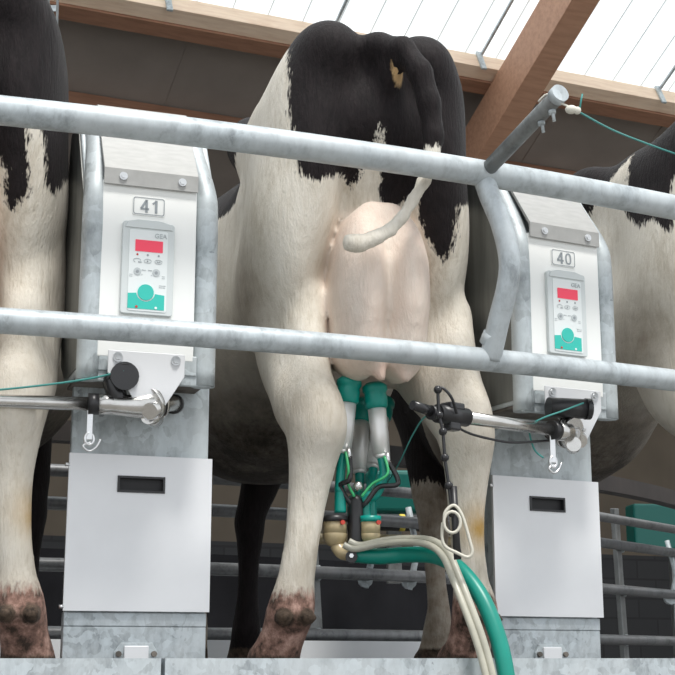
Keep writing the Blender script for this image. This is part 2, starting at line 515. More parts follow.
def fine(L, n=4):
    out = []
    for i in range(len(L) - 1):
        a, b, c, d = (np.array(L[max(0, min(j, len(L) - 1))]) for j in (i - 1, i, i + 1, i + 2))
        for k in range(n):
            t = k / n
            out.append(tuple(.5 * ((2 * b) + (c - a) * t + (2 * a - 5 * b + 4 * c - d) * t * t + (-a + 3 * b - 3 * c + d) * t ** 3)))
    return out + [tuple(L[-1])]
def f_union(fs, k):
    def fn(X, Y, Z):
        d = fs[0](X, Y, Z)
        for f in fs[1:]:
            e = f(X, Y, Z); h = np.maximum(k - np.abs(d - e), 0) / k; d = np.minimum(d, e) - h * h * k * .25
        return d
    return fn
def udder_fns():
    out = []
    for s in (-1, 1):
        out += [f_ell((.006 + s * .050, .075, .80), (.060, .135, .195)), f_ell((.006 + s * .048, .075, .675), (.054, .105, .068)),
                f_cap((.006 + s * .022, .045, .985), (.006 + s * .044, .03, .86), .030, .050)]
    return out

def make_cow(name, O, heading, legs, fronts, tail, patches, blobs, seed, label, hide_tail_white=1.1, lump=-.006):
    F = Field((-.50, -.20, -.055), (.50, 2.75, 1.62))
    def ell(c, r, k, rot=None, sub=False): F.apply(f_ell(c, r, rot), k, np.array(c) - max(r) if rot else np.array(c) - r, np.array(c) + max(r) if rot else np.array(c) + r, sub)
    def cap(a, b, ra, rb, k, sx=1.): F.apply(f_cap(a, b, ra, rb, sx), k, *bb((a, max(ra, rb) * max(1, sx)), (b, max(ra, rb) * max(1, sx))))
    # trunk
    st = [(.40, .15, 1.32, .86), (.55, .195, 1.34, .80), (.75, .27, 1.35, .66), (.95, .345, 1.36, .545), (1.15, .37, 1.36, .50), (1.35, .35, 1.37, .52), (1.55, .28, 1.385, .58), (1.75, .20, 1.38, .68), (1.88, .12, 1.34, .80)]
    F.apply(f_barrel(st), .06, (-.4, .4, .46), (.4, 1.9, 1.42))
    cap((0, .10, 1.33), (0, .55, 1.36), .05, .05, .08)
    cap((0, .55, 1.35), (0, 1.75, 1.37), .05, .05, .08)
    # rump
    cap((0, .12, 1.22), (0, .55, 1.2), .13, .17, .10, 1.1)
    for s in (-1, 1):
        ell((s * .112, .09, 1.362 + lump * s), (.086, .11, .088), .04)            # pin bone pad
        ell((s * .165, .30, 1.22), (.085, .22, .15), .09)               # thurl
        ell((s * .208, .56, 1.325), (.05, .10, .060), .06)             # hook bone
        cap((s * .185, .50, 1.275), (s * .125, .1, 1.30), .045, .06, .07)
        ell((s * .150, .155, 1.14), (.082, .15, .24), .07)              # buttock
        ell((s * .182 - (.012 if s > 0 else 0), .24, .95), (.092, .19, .23), .07)                # thigh
        ell((s * (.170 if s > 0 else .187), .40, .86), (.070, .13, .14), .07)                # stifle
        cap((s * .18, .46, 1.10), (s * .18, .46, .85), .07, .06, .06)   # flank fold
        ell((s * .20, 1.62, 1.02), (.10, .17, .26), .09)                # shoulder
    cap((0, .14, 1.25), (0, .12, 1.02), .07, .05, .05)
    # neck and head
    cap((0, 1.75, 1.14), (0, 2.15, 1.20), .20, .135, .10, .75)
    cap((0, 2.15, 1.22), (0, 2.32, 1.20), .115, .105, .06)
    cap((0, 2.32, 1.20), (0, 2.62, .98), .105, .065, .06)
    ell((0, 2.64, .965), (.075, .06, .06), .03)
    for s in (-1, 1):
        cap((s * .08, 2.24, 1.28), (s * .22, 2.20, 1.27), .03, .018, .03)
        ell((s * .17, 2.20, 1.27), (.06, .014, .038), .02)
        ell((s * .088, 2.40, 1.20), (.022, .03, .025), .02)
    # legs
    for L in legs + fronts:
        L = fine(L)
        for (a, b) in zip(L[:-1], L[1:]):
            sa, sb = a[3] / a[4], b[3] / b[4]; sx = (sa + sb) / 2
            k = .012 if a[2] < .52 else .03
            cap((a[0], a[1], a[2]), (b[0], b[1], b[2]), a[4], b[4], k, sx)
    for L in legs:
        hk = min(L, key=lambda q: abs(q[2] - .51))
        sgn = 1 if hk[0] > 0 else -1
        ell((hk[0] - sgn * .012, hk[1] - .03, .505), (.046, .045, .062), .045)     # point of hock
        cap((hk[0], hk[1] - .025, .56), (hk[0] + sgn * .005, .14, .78), .026, .036, .05)  # achilles
        dc = [q for q in L if abs(q[2] - .10) < .02][0]
        for e in (-1, 1):
            ell((dc[0] + e * .026, dc[1] - .048, .083), (.020, .022, .017), .008)      # dewclaws
        ft = L[-1]
        for e in (-1, 1):
            ell((ft[0] + e * .027, ft[1] + .02, -.015), (.029, .065, .05), .006)      # claws
    for L in fronts:
        ft = L[-1]
        for e in (-1, 1):
            ell((ft[0] + e * .026, ft[1] + .02, -.015), (.028, .06, .045), .006)
            ell((ft[0] + e * .022, ft[1] - .06, .085), (.014, .016, .014), .006)
    # udder with four teats
    ell((.0, .185, .94), (.12, .09, .21), .03)
    F.apply(f_union(udder_fns(), .022), .006, (-.13, -.08, .58), (.14, .22, 1.04))
    for s in (-1, 1):
        ell((.006 + s * .055, .33, .74), (.068, .16, .125), .03)
        cap((s * .032 + .018, .03, .65), (s * .029 + .055 - .03, .02, .60), .018, .013, .02)
        cap((s * .050, .34, .66), (s * .050, .34, .60), .016, .012, .02)
    for (a, ra), (b, rb) in zip(tail[:-1], tail[1:]):
        cap(a, b, ra, rb, .012 if a[2] < 1.36 else .035)
    ell((.012, .0, 1.31), (.028, .045, .055), .03)                       # vulva
    V, Q = surface_nets(F)
    me = bpy.data.meshes.new(name)
    me.vertices.add(len(V)); me.vertices.foreach_set('co', V.astype(np.float32).ravel())
    me.loops.add(Q.size); me.loops.foreach_set('vertex_index', Q.ravel().astype(np.int32))
    me.polygons.add(len(Q)); me.polygons.foreach_set('loop_start', np.arange(0, Q.size, 4, dtype=np.int32))
    me.polygons.foreach_set('use_smooth', np.ones(len(Q), bool))
    me.update(calc_edges=True); me.validate()
    # coat pattern
    x, y, z = V.T
    h = R(heading); dx, dy = -O[0], -O[1]
    ex = dx * math.cos(h) + dy * math.sin(h); ey = -dx * math.sin(h) + dy * math.cos(h)
    t = -ey / (-ey + y)
    u = ex + (x - ex) * t; w = z * t                                   # coat pattern laid out on the hind quarters
    pat = np.full(len(V), -.5)
    for poly in patches: pat = np.maximum(pat, sd_poly(u, w, poly))
    pat = np.minimum(pat, .60 - y)
    for c, r in blobs:
        q = np.sqrt(((x - c[0]) / r[0]) ** 2 + ((y - c[1]) / r[1]) ** 2 + ((z - c[2]) / r[2]) ** 2)
        pat = np.maximum(pat, (1 - q) * min(r))
    dt = np.full(len(V), 1.)
    for (a, ra), (b, rb) in list(zip(tail[:-1], tail[1:]))[1:]:
        dt = np.minimum(dt, f_cap(a, b, ra, rb)(x, y, z))
    on = dt < .008
    pat = np.where(on, z - hide_tail_white, pat)
    du = np.full(len(V), 1.)
    for f in udder_fns(): du = np.minimum(du, f(x, y, z))
    for s in (-1, 1):
        du = np.minimum(du, f_ell((.006 + s * .055, .33, .74), (.068, .16, .125))(x, y, z))
        du = np.minimum(du, f_cap((s * .032 + .018, .03, .66), (s * .029 + .025, .02, .59), .03, .03)(x, y, z))
    pink = np.where(on, -.1, .005 - du)
    muz = .10 - np.sqrt(x ** 2 + (y - 2.66) ** 2 + (z - .96) ** 2); pink = np.maximum(pink, np.minimum(muz, .05))
    patc = np.where((du < .006) & ~on, -.3, pat)
    tan = .026 - np.sqrt(((x - .026) * 1.3) ** 2 + ((z - 1.315) * .62) ** 2) - np.maximum(y - .03, 0)
    tan = np.where(on, -.1, tan)
    horn = np.where(y < 1, np.minimum(.004 - z, .03), .03 - z)
    raw = np.where(y < 1, .135 - z, -.1)
    for L in legs:
        dc = [q for q in L if abs(q[2] - .10) < .02][0]
        for e in (-1, 1):
            horn = np.maximum(horn, .004 - f_ell((dc[0] + e * .026, dc[1] - .048, .083), (.020, .022, .017))(x, y, z))
    belly = np.clip((.78 - z) / .22, 0, 1) * np.clip((y - .45) / .25, 0, 1)
    edge = np.exp(-(((np.abs(x) - .27) / .045) ** 2 + ((z - .80) / .14) ** 2 + ((y - .28) / .13) ** 2)) * 1.1
    legs_low = np.maximum(np.clip((.22 - z) / .3, 0, .4), .28 * np.exp(-((z - .52) / .10) ** 2) * (y < .5))
    soil = np.clip(np.maximum(belly * .85, np.maximum(edge * .7, legs_low)), 0, 1)
    soil = np.where(du < .01, soil * .1, soil) + .05
    muck_shade = np.clip((.92 - z) / .40, 0, 1) * np.clip((y - .42) / .2, 0, 1) * np.clip((1.55 - y) / .25, 0, 1) * np.where(z < .46, np.clip((z - .38) / .1, 0, 1), 1)
    stain = np.exp(-(((x - .24) / .05) ** 2 + ((z - .28) / .045) ** 2)) * (y < 1) * 1.2
    for nm, arr in (('patch', patc), ('pink', pink), ('tan', tan), ('horn', horn), ('raw', raw), ('soil', soil), ('stain', stain), ('muck_shade', muck_shade)):
        at = me.attributes.new(nm, 'FLOAT', 'POINT'); at.data.foreach_set('value', arr.astype(np.float32))
    o = link(name, me, M['cow'])
    o.location = (O[0], O[1], 0); o.rotation_euler = (0, 0, h)
    tag(o, label, 'cow')
    for s in (-1, 1): MB().ball((s * .102, 2.405, 1.205), .018, 12).build('eye', M['black_gloss'], o)
    return o

legL = hind_leg(-1, [.150, .158, .155, .152, .142, .143, .153, .165, .176, .186, .200, .212])
legR = hind_leg(1, [.155, .170, .190, .203, .212, .213, .213, .216, .224, .232, .225, .222])
PATCH_MAIN = [[(-.225, 1.33), (-.219, 1.17), (-.205, 1.08), (-.195, 1.05), (-.154, 1.035), (-.125, 1.05), (-.10, 1.054), (-.075, 1.02), (-.052, 1.066), (-.02, 1.14), (-.007, 1.182), (.001, 1.183),
              (-.004, 1.10), (-.012, 1.02), (-.004, .99), (.020, .985), (.05, 1.005), (.078, 1.03), (.08, .97), (.10, .92), (.125, .885), (.142, .863), (.152, .885), (.165, .93), (.181, 1.0), (.23, 1.02), (.5, 1.1), (.5, 1.7), (-.2, 1.7), (-.235, 1.40)]]
make_cow('cow', (.105, 3.0), 15, [legL, legR], [front_leg(-.16, -.05), front_leg(.03, .05)], TAIL, PATCH_MAIN,
         [((0, .95, 1.55), (.7, .70, .44)), ((.05, 1.62, .30), (.12, .13, .42)), ((.1, 1.75, 1.1), (.3, .35, .35)), ((0, 2.3, 1.15), (.16, .3, .25))], 1,
         'black and white cow in the middle with its udder attached to the teat cups')

PATCH_LEFT = [[(-0.500, .86), (-0.100, .84), (0.000, .90), (0.040, .88), (0.080, .96), (0.110, 1.0), (0.130, .965), (0.135, .90), (0.150, .875), (0.165, .90), (0.179, .925), (0.181, .96), (0.173, 1.01), (0.170, 1.05), (0.176, 1.075), (0.195, 1.072), (0.202, 1.05),
               (0.206, .99), (0.216, .93), (0.230, .918), (0.242, .94), (0.263, .958), (0.300, .965), (0.600, .97), (0.600, 1.8), (-0.500, 1.8)]]
make_cow('cow', (-.803, 2.67), 12, [hind_leg(-1), hind_leg(1, [.175, .185, .185, .180, .175, .172, .172, .180, .19, .20, .212, .222])], [front_leg(-.14, .0), front_leg(.205, -.05)], TAIL_DOWN, PATCH_LEFT,
         [((0, 1.05, 1.50), (.6, .80, .40)), ((.22, 1.60, .30), (.13, .2, .46)), ((.1, 1.75, 1.1), (.3, .35, .35)), ((0, 2.3, 1.15), (.16, .3, .25))], 2,
         'black and white cow at the left edge, only its right hindquarter in the picture', .75)
PATCH_RIGHT = [[(-0.311, 1.407), (-0.360, 1.355), (-0.385, 1.315), (-0.410, 1.295), (-0.445, 1.270), (-0.462, 1.231), (-0.482, 1.162), (-0.494, 1.070), (-0.493, 1.036), (-0.460, 1.020), (-0.412, 1.043), (-0.370, 1.010), (-0.357, 1.037), (-0.350, 1.144), (-0.326, 1.174), (-0.330, 1.014), (-0.280, 0.920), (-0.050, 1.050), (0.050, 0.950), (0.500, 1.000), (0.500, 1.700), (-0.260, 1.700)]]
make_cow('cow', (1.145, 3.44), 25, [hind_leg(-1), hind_leg(1)], [front_leg(-.20, -.1), front_leg(.13, .1)], TAIL_DOWN, PATCH_RIGHT,
         [((0, .88, 1.58), (.9, .68, .45)), ((.0, 1.62, .95), (.45, .36, .46)), ((0, 2.3, 1.15), (.16, .3, .25))], 3,
         'black and white cow at the right edge, only its left flank in the picture', .75)
# ------------------------------------------------------------------ railing in front of the carousel
def arc(r, z, a0, a1, n=60): return [polar(a0 + (a1 - a0) * i / n, r, z) for i in range(n + 1)]
RA = 24.6
rail = empty('safety_railing', polar(RA, 7.2, 0), 0, 'curved galvanised two-bar tube railing running across in front of the cows', 'railing')
off = -rail.location
def shift(pts): return [Vector(p) + off for p in pts]
MB().tube(shift(arc(7.2, 1.04, -2, 48)), .0295, 24).build('top_rail', M['rail'], rail)
MB().tube(shift(arc(7.2, .62, -2, 48)), .0250, 24).build('lower_rail', M['rail'], rail)
def rad(a, r, z, s=0.): p = polar(a, r, z); return p + Vector((math.cos(R(a)), math.sin(R(a)), 0)) * s
br = MB().tube(shift([rad(RA, 7.19, 1.045), rad(RA, 7.215, .985, .003), rad(RA, 7.250, .91, .010), rad(RA, 7.268, .83, .016), rad(RA, 7.26, .77, .014), rad(RA, 7.235, .70, .006), rad(RA, 7.205, .62)]), .0235, 20, sub=8)
br.build('bent_brace', M['rail'], rail)
MB().tube(shift([rad(RA, 7.207, .652), rad(RA, 7.222, .672, .002)]), .0245, 20).build('weld_sleeve', M['rail'], rail)
A_, B_ = rad(RA, 7.215, 1.045), rad(RA, 7.50, 1.112)
post = MB().tube(shift([A_, B_]), .0172, 20).build('stub_post', M['galv_dark'], rail)
dv = (B_ - A_).normalized()
MB().tube(shift([B_ - dv * .012, B_ + dv * .006]), .0195, 20, round_cap=False).build('end_cap', M['rail'], post)
for k, s in ((.07, 0), (.028, 0)):
    p = B_ - dv * k
    MB().tube(shift([p + Vector((.0, 0, -.012)), p + Vector((.004, 0, -.042))]), .0035, 8).tube(shift([p + Vector((.0, 0, -.018)), p + Vector((.001, 0, -.026))]), .008, 6).build('bolt', M['galv'], post)
# rope from the stub post to the right
p0 = B_ - dv * .01 + Vector((.010, -.005, -.022))
rp = [p0 + Vector((.02, 0, -.004)), (.62, 2.90, 1.128), (.86, 3.32, 1.243), (1.2, 3.9, 1.40)]
p1 = p0 + Vector((.022, -.002, -.006))
MB().tube([p1, p1 + Vector((.11, .17, .022)), p1 + Vector((.25, .42, .082)), p1 + Vector((.42, .72, .158)), p1 + Vector((.75, 1.3, .31))], .0022, 6, sub=6).build('green_rope', M['cord'])
rope = bpy.data.objects['green_rope']
tag(rope, 'thin green rope tied to the end of the stub post on the top rail', 'rope')
MB().ball(p1 - Vector((.004, 0, .002)), .010, 12, (1.3, 1, .9)).ball(p1 + Vector((.008, 0, -.004)), .008, 10).tube([p1, p0 + Vector((-.012, 0, .012)), p0 + Vector((-.028, .01, .03)), p0 + Vector((-.045, .02, .018))], .0022, 6, sub=4).build('knot', M['knot'], rope)
MB().tube([p1 + Vector((.014, .005, -.002)), p1 + Vector((.018, .006, .022)), p1 + Vector((.021, .006, .034))], .002, 6).build('loose_end', M['cord'], rope)

# ------------------------------------------------------------------ milking points
def station(a, r, num, label):
    root = empty('milking_point', polar(a, r), R(a), label, 'milking station', 'milking points between the cows')
    P = root
    MB().box(-.143, .146, .002, .022, -.05, .60, .003).box(-.105, .13, .02, .20, -.05, .60, .004).build('column', M['galv'], P)
    bs = MB().box(-.1445, .1475, -.003, .026, -.05, .062, .002).box(-.1445, .1475, -.0045, .026, .062, .090, .002)
    bs.build('column_foot', M['galv_spangle'], P)
    cl = MB(); cl.prism([(-.042, -.05), (-.042, .012), (-.030, .030), (.034, .030), (.046, .012), (.046, -.05)], -.012, -.004, bev=.001)
    cl = cl.build('foot_bracket', M['galv'], P)
    MB().box(-.023, .027, -.017, -.010, -.05, .024, .002).build('foot_tab', M['steel_plate'], cl)
    for x in (-.034, .038):
        MB().tube([(x, -.011, .008), (x, -.019, .008)], .006, 8).build('bolt', M['rust'], cl)
    # lower cover plate with slot
    cv = MB()
    for x0, x1, z0, z1 in ((-.148, -.048, .092, .409), (.051, .151, .092, .409), (-.048, .051, .092, .332), (-.048, .051, .366, .409)):
        cv.box(x0, x1, -.014, -.006, z0, z1)
    cv = cv.build('cover_plate', M['steel_plate'], P)
    sl = MB()
    for x0, x1, z0, z1 in ((-.048, .051, .332, .3365), (-.048, .051, .3615, .366), (-.048, -.0435, .3365, .3615), (.0465, .051, .3365, .3615)):
        sl.box(x0, x1, -.017, -.004, z0, z1)
    sl.build('slot_frame', M['black'], cv)
    MB().box(-.048, .051, -.0055, -.0035, .332, .366).build('slot_back', M['dark_slot'], cv)
    for z in (.10, .385):
        MB().tube([(-.147, -.012, z), (-.156, -.012, z)], .004, 8).build('hinge_pin', M['steel'], cv)
    # housing
    hz = MB()
    prof = [(-.128, .556), (-.128, .93), (.00, 1.145), (.10, 1.15), (.125, 1.10), (.125, .66), (.11, .60), (.06, .565), (.0, .556)]
    hz.prism(prof, -.155, .122, axis='x', bev=.004)
    hz = hz.build('housing', M['galv'], P)
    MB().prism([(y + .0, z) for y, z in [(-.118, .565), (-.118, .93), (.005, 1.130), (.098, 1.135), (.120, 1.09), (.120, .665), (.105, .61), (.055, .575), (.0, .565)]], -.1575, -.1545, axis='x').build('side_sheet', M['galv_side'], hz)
    for s, x, xt in ((-1, -.1345, -.123), (1, .100, .085)):
        MB().tube([(x, -.127, .540), (x, -.127, .75), (x, -.127, .90), (x - s * .003, -.115, .96), (xt, -.05, 1.065), (xt, -.010, 1.13), (xt, .02, 1.150), (xt, .06, 1.15)], .0245, 18, sub=5).build('frame_tube', M['galv'], hz)
    MB().box(-.150, .114, -.143, .05, .549, .557, .002).build('bottom_lip', M['rust'], hz)
    MB().box(-.150, .114, -.1435, -.134, .536, .566, .003).box(-.118, .082, -.1470, -.13, .557, .598, .002).build('lower_strip', M['galv'], hz)
    MB().box(-.1225, .0745, -.1475, -.125, .585, .957, .003).build('face_plate', M['white'], P)
    hd = MB().prism([(-.152, .945), (-.156, .945), (-.156, .980), (-.024, 1.166), (-.005, 1.172), (.03, 1.172), (.03, 1.165), (-.02, 1.16), (-.150, .976)], -.122, .0745, axis='x', bev=.0006, seg=1)
    hd = hd.build('hood', M['hood'], P)
    for x in (-.083, .040):
        MB().tube([(x, -.155, .963), (x, -.160, .963)], .0085, 16).tube([(x, -.159, .963), (x, -.1625, .963)], .0055, 6).build('screw', M['steel'], hd)
    # number plate
    pl = MB(); pl.prism(rrect(-.061, .007, .886, .926, .005), -.1495, -.1475)
    pl = pl.build('number_plate', M['white'], P)
    rg = MB()
    o_, i_ = rrect(-.0595, .0055, .8875, .9245, .005), rrect(-.0578, .0038, .8892, .9228, .004)
    n = len(o_)
    rg.add([(x, -.1503, z) for x, z in o_] + [(x, -.1503, z) for x, z in i_], [[k, (k + 1) % n, n + (k + 1) % n, n + k] for k in range(n)])
    rg.build('plate_border', M['grey_print'], pl)
    nb = MB()
    def bar(xa, za, xb, zb, wd):
        dx, dz = xb - xa, zb - za; L = math.hypot(dx, dz); nx, nz = -dz / L * wd / 2, dx / L * wd / 2
        nb.prism([(xa + nx, za + nz), (xb + nx, zb + nz), (xb - nx, zb - nz), (xa - nx, za - nz)], -.1506, -.1496)
    hh, zc = .0275, .906
    xa = -.0435
    bar(xa + .0115, zc - hh / 2, xa + .0115, zc + hh / 2, .0050); bar(xa - .001, zc - hh * .22, xa + .0165, zc - hh * .22, .0042); bar(xa + .0005, zc - hh * .2, xa + .0110, zc + hh * .46, .0046)
    xa = -.0205
    if num[1] == '1':
        bar(xa + .0085, zc - hh / 2, xa + .0085, zc + hh / 2, .0052); bar(xa + .0015, zc + hh * .22, xa + .0085, zc + hh * .42, .0036)
    else:
        K = 28; cxx = xa + .0072
        oo = [(cxx + .0085 * math.copysign(abs(math.cos(2 * PI * k / K)) ** .8, math.cos(2 * PI * k / K)), -.1506, zc + hh / 2 * math.copysign(abs(math.sin(2 * PI * k / K)) ** .8, math.sin(2 * PI * k / K))) for k in range(K)]
        ii = [(cxx + .0045 * math.copysign(abs(math.cos(2 * PI * k / K)) ** .7, math.cos(2 * PI * k / K)), -.1506, zc + (hh / 2 - .0038) * math.copysign(abs(math.sin(2 * PI * k / K)) ** .7, math.sin(2 * PI * k / K))) for k in range(K)]
        nb.add(oo + ii, [[k, (k + 1) % K, K + (k + 1) % K, K + k] for k in range(K)])
    nb.build('number', M['grey_print'], pl)
    # control unit
    cx, x0, x1, z0, z1 = -.027, -.0805, .0265, .675, .869
    cu = MB(); cu.prism(rrect(x0, x1, z0, z1, .006), -.158, -.1475, bev=.001, seg=1)
    cu.prism([(x0 + .004, z1 - .014), (x0 + .010, z1 - .001), (x0 + .03, z1 + .004), (x1 - .03, z1 + .004), (x1 - .010, z1 - .001), (x1 - .004, z1 - .014)], -.161, -.15, bev=.001, seg=1)
    cu = cu.build('control_unit', M['panel_grey'], P)
    W = x1 - x0; H = z1 - z0
    def X(f): return x0 + f * W
    def Z(f): return z1 - f * H
    MB().prism(rrect(X(.13), X(.87), Z(.965), Z(.09), .004), -.1592, -.157).build('foil', M['panel_light'], cu)
    dsp = MB(); dsp.prism(rrect(X(.245), X(.775), Z(.325), Z(.20), .001), -.1602, -.159); dsp.build('display', M['red'], cu)
    pts = [(X(.13), Z(.945)), (X(.83), Z(.945)), (X(.83), Z(.785)), (X(.655), Z(.785))]
    for k in range(13):
        b = R(0 - 15 * k - 0); pts.append((X(.47) + .0192 * math.cos(b), Z(.765) + .0192 * math.sin(b)))
    pts = [(X(.13), Z(.945)), (X(.83), Z(.945)), (X(.83), Z(.785))] + [(X(.47) + .0192 * math.cos(R(-6 - 14 * k)), Z(.765) + .0192 * math.sin(R(-6 - 14 * k))) for k in range(13)] + [(X(.13), Z(.785))]
    MB().prism(pts, -.1600, -.159).build('teal_field', M['teal_print'], cu)
    MB().tube([(X(.47), -.157, Z(.765)), (X(.47), -.1615, Z(.765))], .0165, 28).build('knob', M['teal_print'], cu)
    for fx in (.30, .66):
        b = MB().tube([(X(fx), -.157, Z(.545)), (X(fx), -.1605, Z(.545))], .0078, 16).build('push_button', M['faint_print'], cu)
        MB().tube([(X(fx), -.1600, Z(.545)), (X(fx), -.1612, Z(.545))], .0035, 6).build('button_mark', M['grey_print'], b)
    for fx in (.29, .49, .70):
        MB().tube([(X(fx), -.1588, Z(.36)), (X(fx), -.1600, Z(.36))], .0022, 8).build('indicator', M['red_dot'] if fx < .3 else M['grey_print'], cu)
    ic = MB()
    for k, fx in enumerate((.29, .49, .70)):
        pts = [(X(fx) + .0075 * math.cos(R(20 * j)), -.1600, Z(.425) + .0042 * math.sin(R(20 * j))) for j in range(18 if k else 13)]
        ic.tube(pts, .0005, 4)
        if k == 1: ic.ball((X(fx), -.16, Z(.425)), .002, 8)
        if k == 2: ic.tube([(X(fx) - .004, -.160, Z(.425)), (X(fx) + .004, -.160, Z(.425))], .001, 4)
        if k == 0: ic.tube([(X(fx) + .002, -.160, Z(.44)), (X(fx) + .009, -.160, Z(.44))], .0012, 4)
    for fx0, fx1, f in ((.38, .46, .525), (.50, .58, .525), (.38, .40, .575), (.56, .58, .575)):
        ic.tube([(X(fx0), -.1600, Z(f)), (X(fx1), -.1600, Z(f))], .0006, 4)
    for fx0, fx1, f in ((.15, .21, .58), (.15, .21, .60), (.77, .83, .58), (.77, .83, .60), (.72, .85, .68), (.72, .84, .70)):
        ic.tube([(X(fx0), -.1596, Z(f)), (X(fx1), -.1596, Z(f))], .0005, 4)
    ic.build('symbols', M['faint_print'], cu)
    for fx in (.30, .67):
        MB().tube([(X(fx), -.1590, Z(.925)), (X(fx), -.1608, Z(.925))], .0028, 8).build('lamp', M['red_dot'] if fx < .5 else M['panel_light'], cu)
    text_part('maker_lettering', 'GEA', .0135, X(.73), -.1600, Z(.145), M['faint_print'], cu)
    # fixing plate for the arm
    bp = MB().prism([(-.102, .596), (.053, .596), (.053, .550), (-.002, .462), (-.022, .458), (-.062, .52), (-.102, .55)], -.165, -.161, bev=.001, seg=1)
    bp = bp.build('arm_plate', M['steel_plate'], P)
    for x in (-.083, .034):
        MB().tube([(x, -.164, .582), (x, -.168, .582)], .010, 14).tube([(x, -.167, .582), (x, -.172, .582)], .0065, 6).build('bolt', M['steel'], bp)
    pv = MB().tube([(-.018, -.175, .475), (.020, -.120, .500), (.05, -.06, .515), (.072, -.004, .522)], .0165, 16).build('pivot_pipe', M['polished'], P)
    MB().tube([(.058, -.035, .518), (.066, -.018, .521)], .021, 16).build('pivot_collar', M['black'], pv)
    return root

station(19, 6.95, '41', 'milking point with keypad box numbered 41 on its steel column')
station(27, 6.95, '40', 'milking point with keypad box numbered 40 on its steel column')

# ------------------------------------------------------------------ swing arms
def swing_arm(a, pos, tip, label, long_):
    """pos: pivot in carousel polar local; tip: world end"""
    root = empty('swing_arm', pos, 0, label, 'milking arm', 'steel swing arms under the keypad boxes')
    d = (Vector(tip) - Vector(pos)); L = d.length; d.normalize()
    n = Vector((math.sin(R(a)), -math.cos(R(a)), 0)); tt = Vector((math.cos(R(a)), math.sin(R(a)), 0)); up = Vector((0, 0, 1))
    ax = (n * .85 + tt * .30 - up * .25).normalized() if long_ else (n * .50 - tt * .70 - up * .38).normalized()                      # axis of the pivot disc, facing out and down
    c = Vector((0, 0, 0))
    ds = MB().tube([c - ax * .004, c + ax * .008], .036, 28).build('pivot_disc', M['polished'], root)
    MB().tube([c - ax * .010, c - ax * .004], .034, 28).build('gasket', M['black'], ds)
    MB().tube([c - ax * .017, c - ax * .010], .037, 28).build('back_disc', M['polished'], ds)
    MB().tube([c + ax * .006, c + ax * .016], .012, 14).tube([c + ax * .016, c + ax * .020], .007, 6).build('hub', M['steel'], ds)
    for k in range(3):
        q = (tt * math.cos(k * 2.1 + .4) + (ax.cross(tt)) * math.sin(k * 2.1 + .4)) * .026
        MB().tube([c + ax * .006 + q, c + ax * .012 + q], .004, 6).build('bolt', M['steel'], ds)
    s0 = c + d * .020 + ax * .008
    if not long_:
        s0 = c + d * .055 + ax * .012
        MB().tube([c - ax * .01, c + ax * .012, c + ax * .02 + d * .02, s0 + d * .02], [.030, .027, .023, .019], 20, sub=4).build('elbow', M['polished'], root)
    MB().tube([s0, s0 + d * .045], .021, 20).build('socket', M['polished'], root)
    cl = MB().tube([s0 + d * .040, s0 + d * .060], .0215, 20).build('rubber_collar', M['black'], root)
    st, en = s0 + d * .05, Vector(tip) - Vector(pos)
    MB().tube([st, en], .0138, 20).build('pipe', M['polished'], root)
    low = c - up * .028 + n * .012 - tt * .004
    MB().tube([low - n * .03 + tt * .02, low + n * .004 - tt * .002], .0165, 18).build('lower_stub', M['polished'], root)
    # black pneumatic cylinder above the disc
    if long_:
        c0 = c + up * .053 - tt * .010 + n * .00
        b = MB().tube([c0 - tt * .050 - n * .0, c0 + tt * .035 + n * .02], .0225, 22).build('air_cylinder', M['black'], root)
        e = c0 + tt * .035 + n * .02
        MB().tube([e, e + (tt * .08 + n * .02).normalized() * .012], .024, 22).build('cylinder_cap', M['black_gloss'], b)
    else:
        c0 = c + up * .056 - tt * .060 + n * .0
        b = MB().tube([c0 - n * .03 + up * .012, c0 + n * .03 - up * .01], .0255, 22).build('air_cylinder', M['black'], root)
        e = c0 + n * .03 - up * .01
        MB().tube([e, e + n * .008], .0285, 22).tube([c0 - up * .015 - tt * .018, c0 - up * .050 - tt * .006], .020, 14, round_cap=True).build('cylinder_cap', M['black_gloss'], b)
    MB().box(-.006, .006, -.003, .003, -.06, .0, .001, mtx=Matrix.Translation(s0 + d * .055 - up * .012)).build('hook_tab', M['steel'], root)
    h = s0 + d * .055 - up * .07
    MB().ring([h + tt * .009 * math.cos(t) + up * .012 * math.sin(t) for t in [k * PI / 6 for k in range(12)]], .0032, 7).build('shackle', M['steel'], root)
    MB().tube([h - up * .006 + tt * .004, h - up * .014 - tt * .012, h - up * .024 + tt * .0, h - up * .016 + tt * .014, h + tt * .022], .0026, 6, sub=4).build('hook_end', M['steel'], root)
    return root, c0

p41 = (-.375, 2.765, .497); t41 = (-1.15, 2.60, .487)
arm41, c41 = swing_arm(19, p41, t41, 'polished steel swing arm reaching left from the pivot below box 41', False)
p40 = (.522, 3.095, .490); t40 = (.245, 2.855, .487)
arm40, c40 = swing_arm(27, p40, t40, 'polished steel swing arm reaching towards the cow\'s udder below box 40', True)
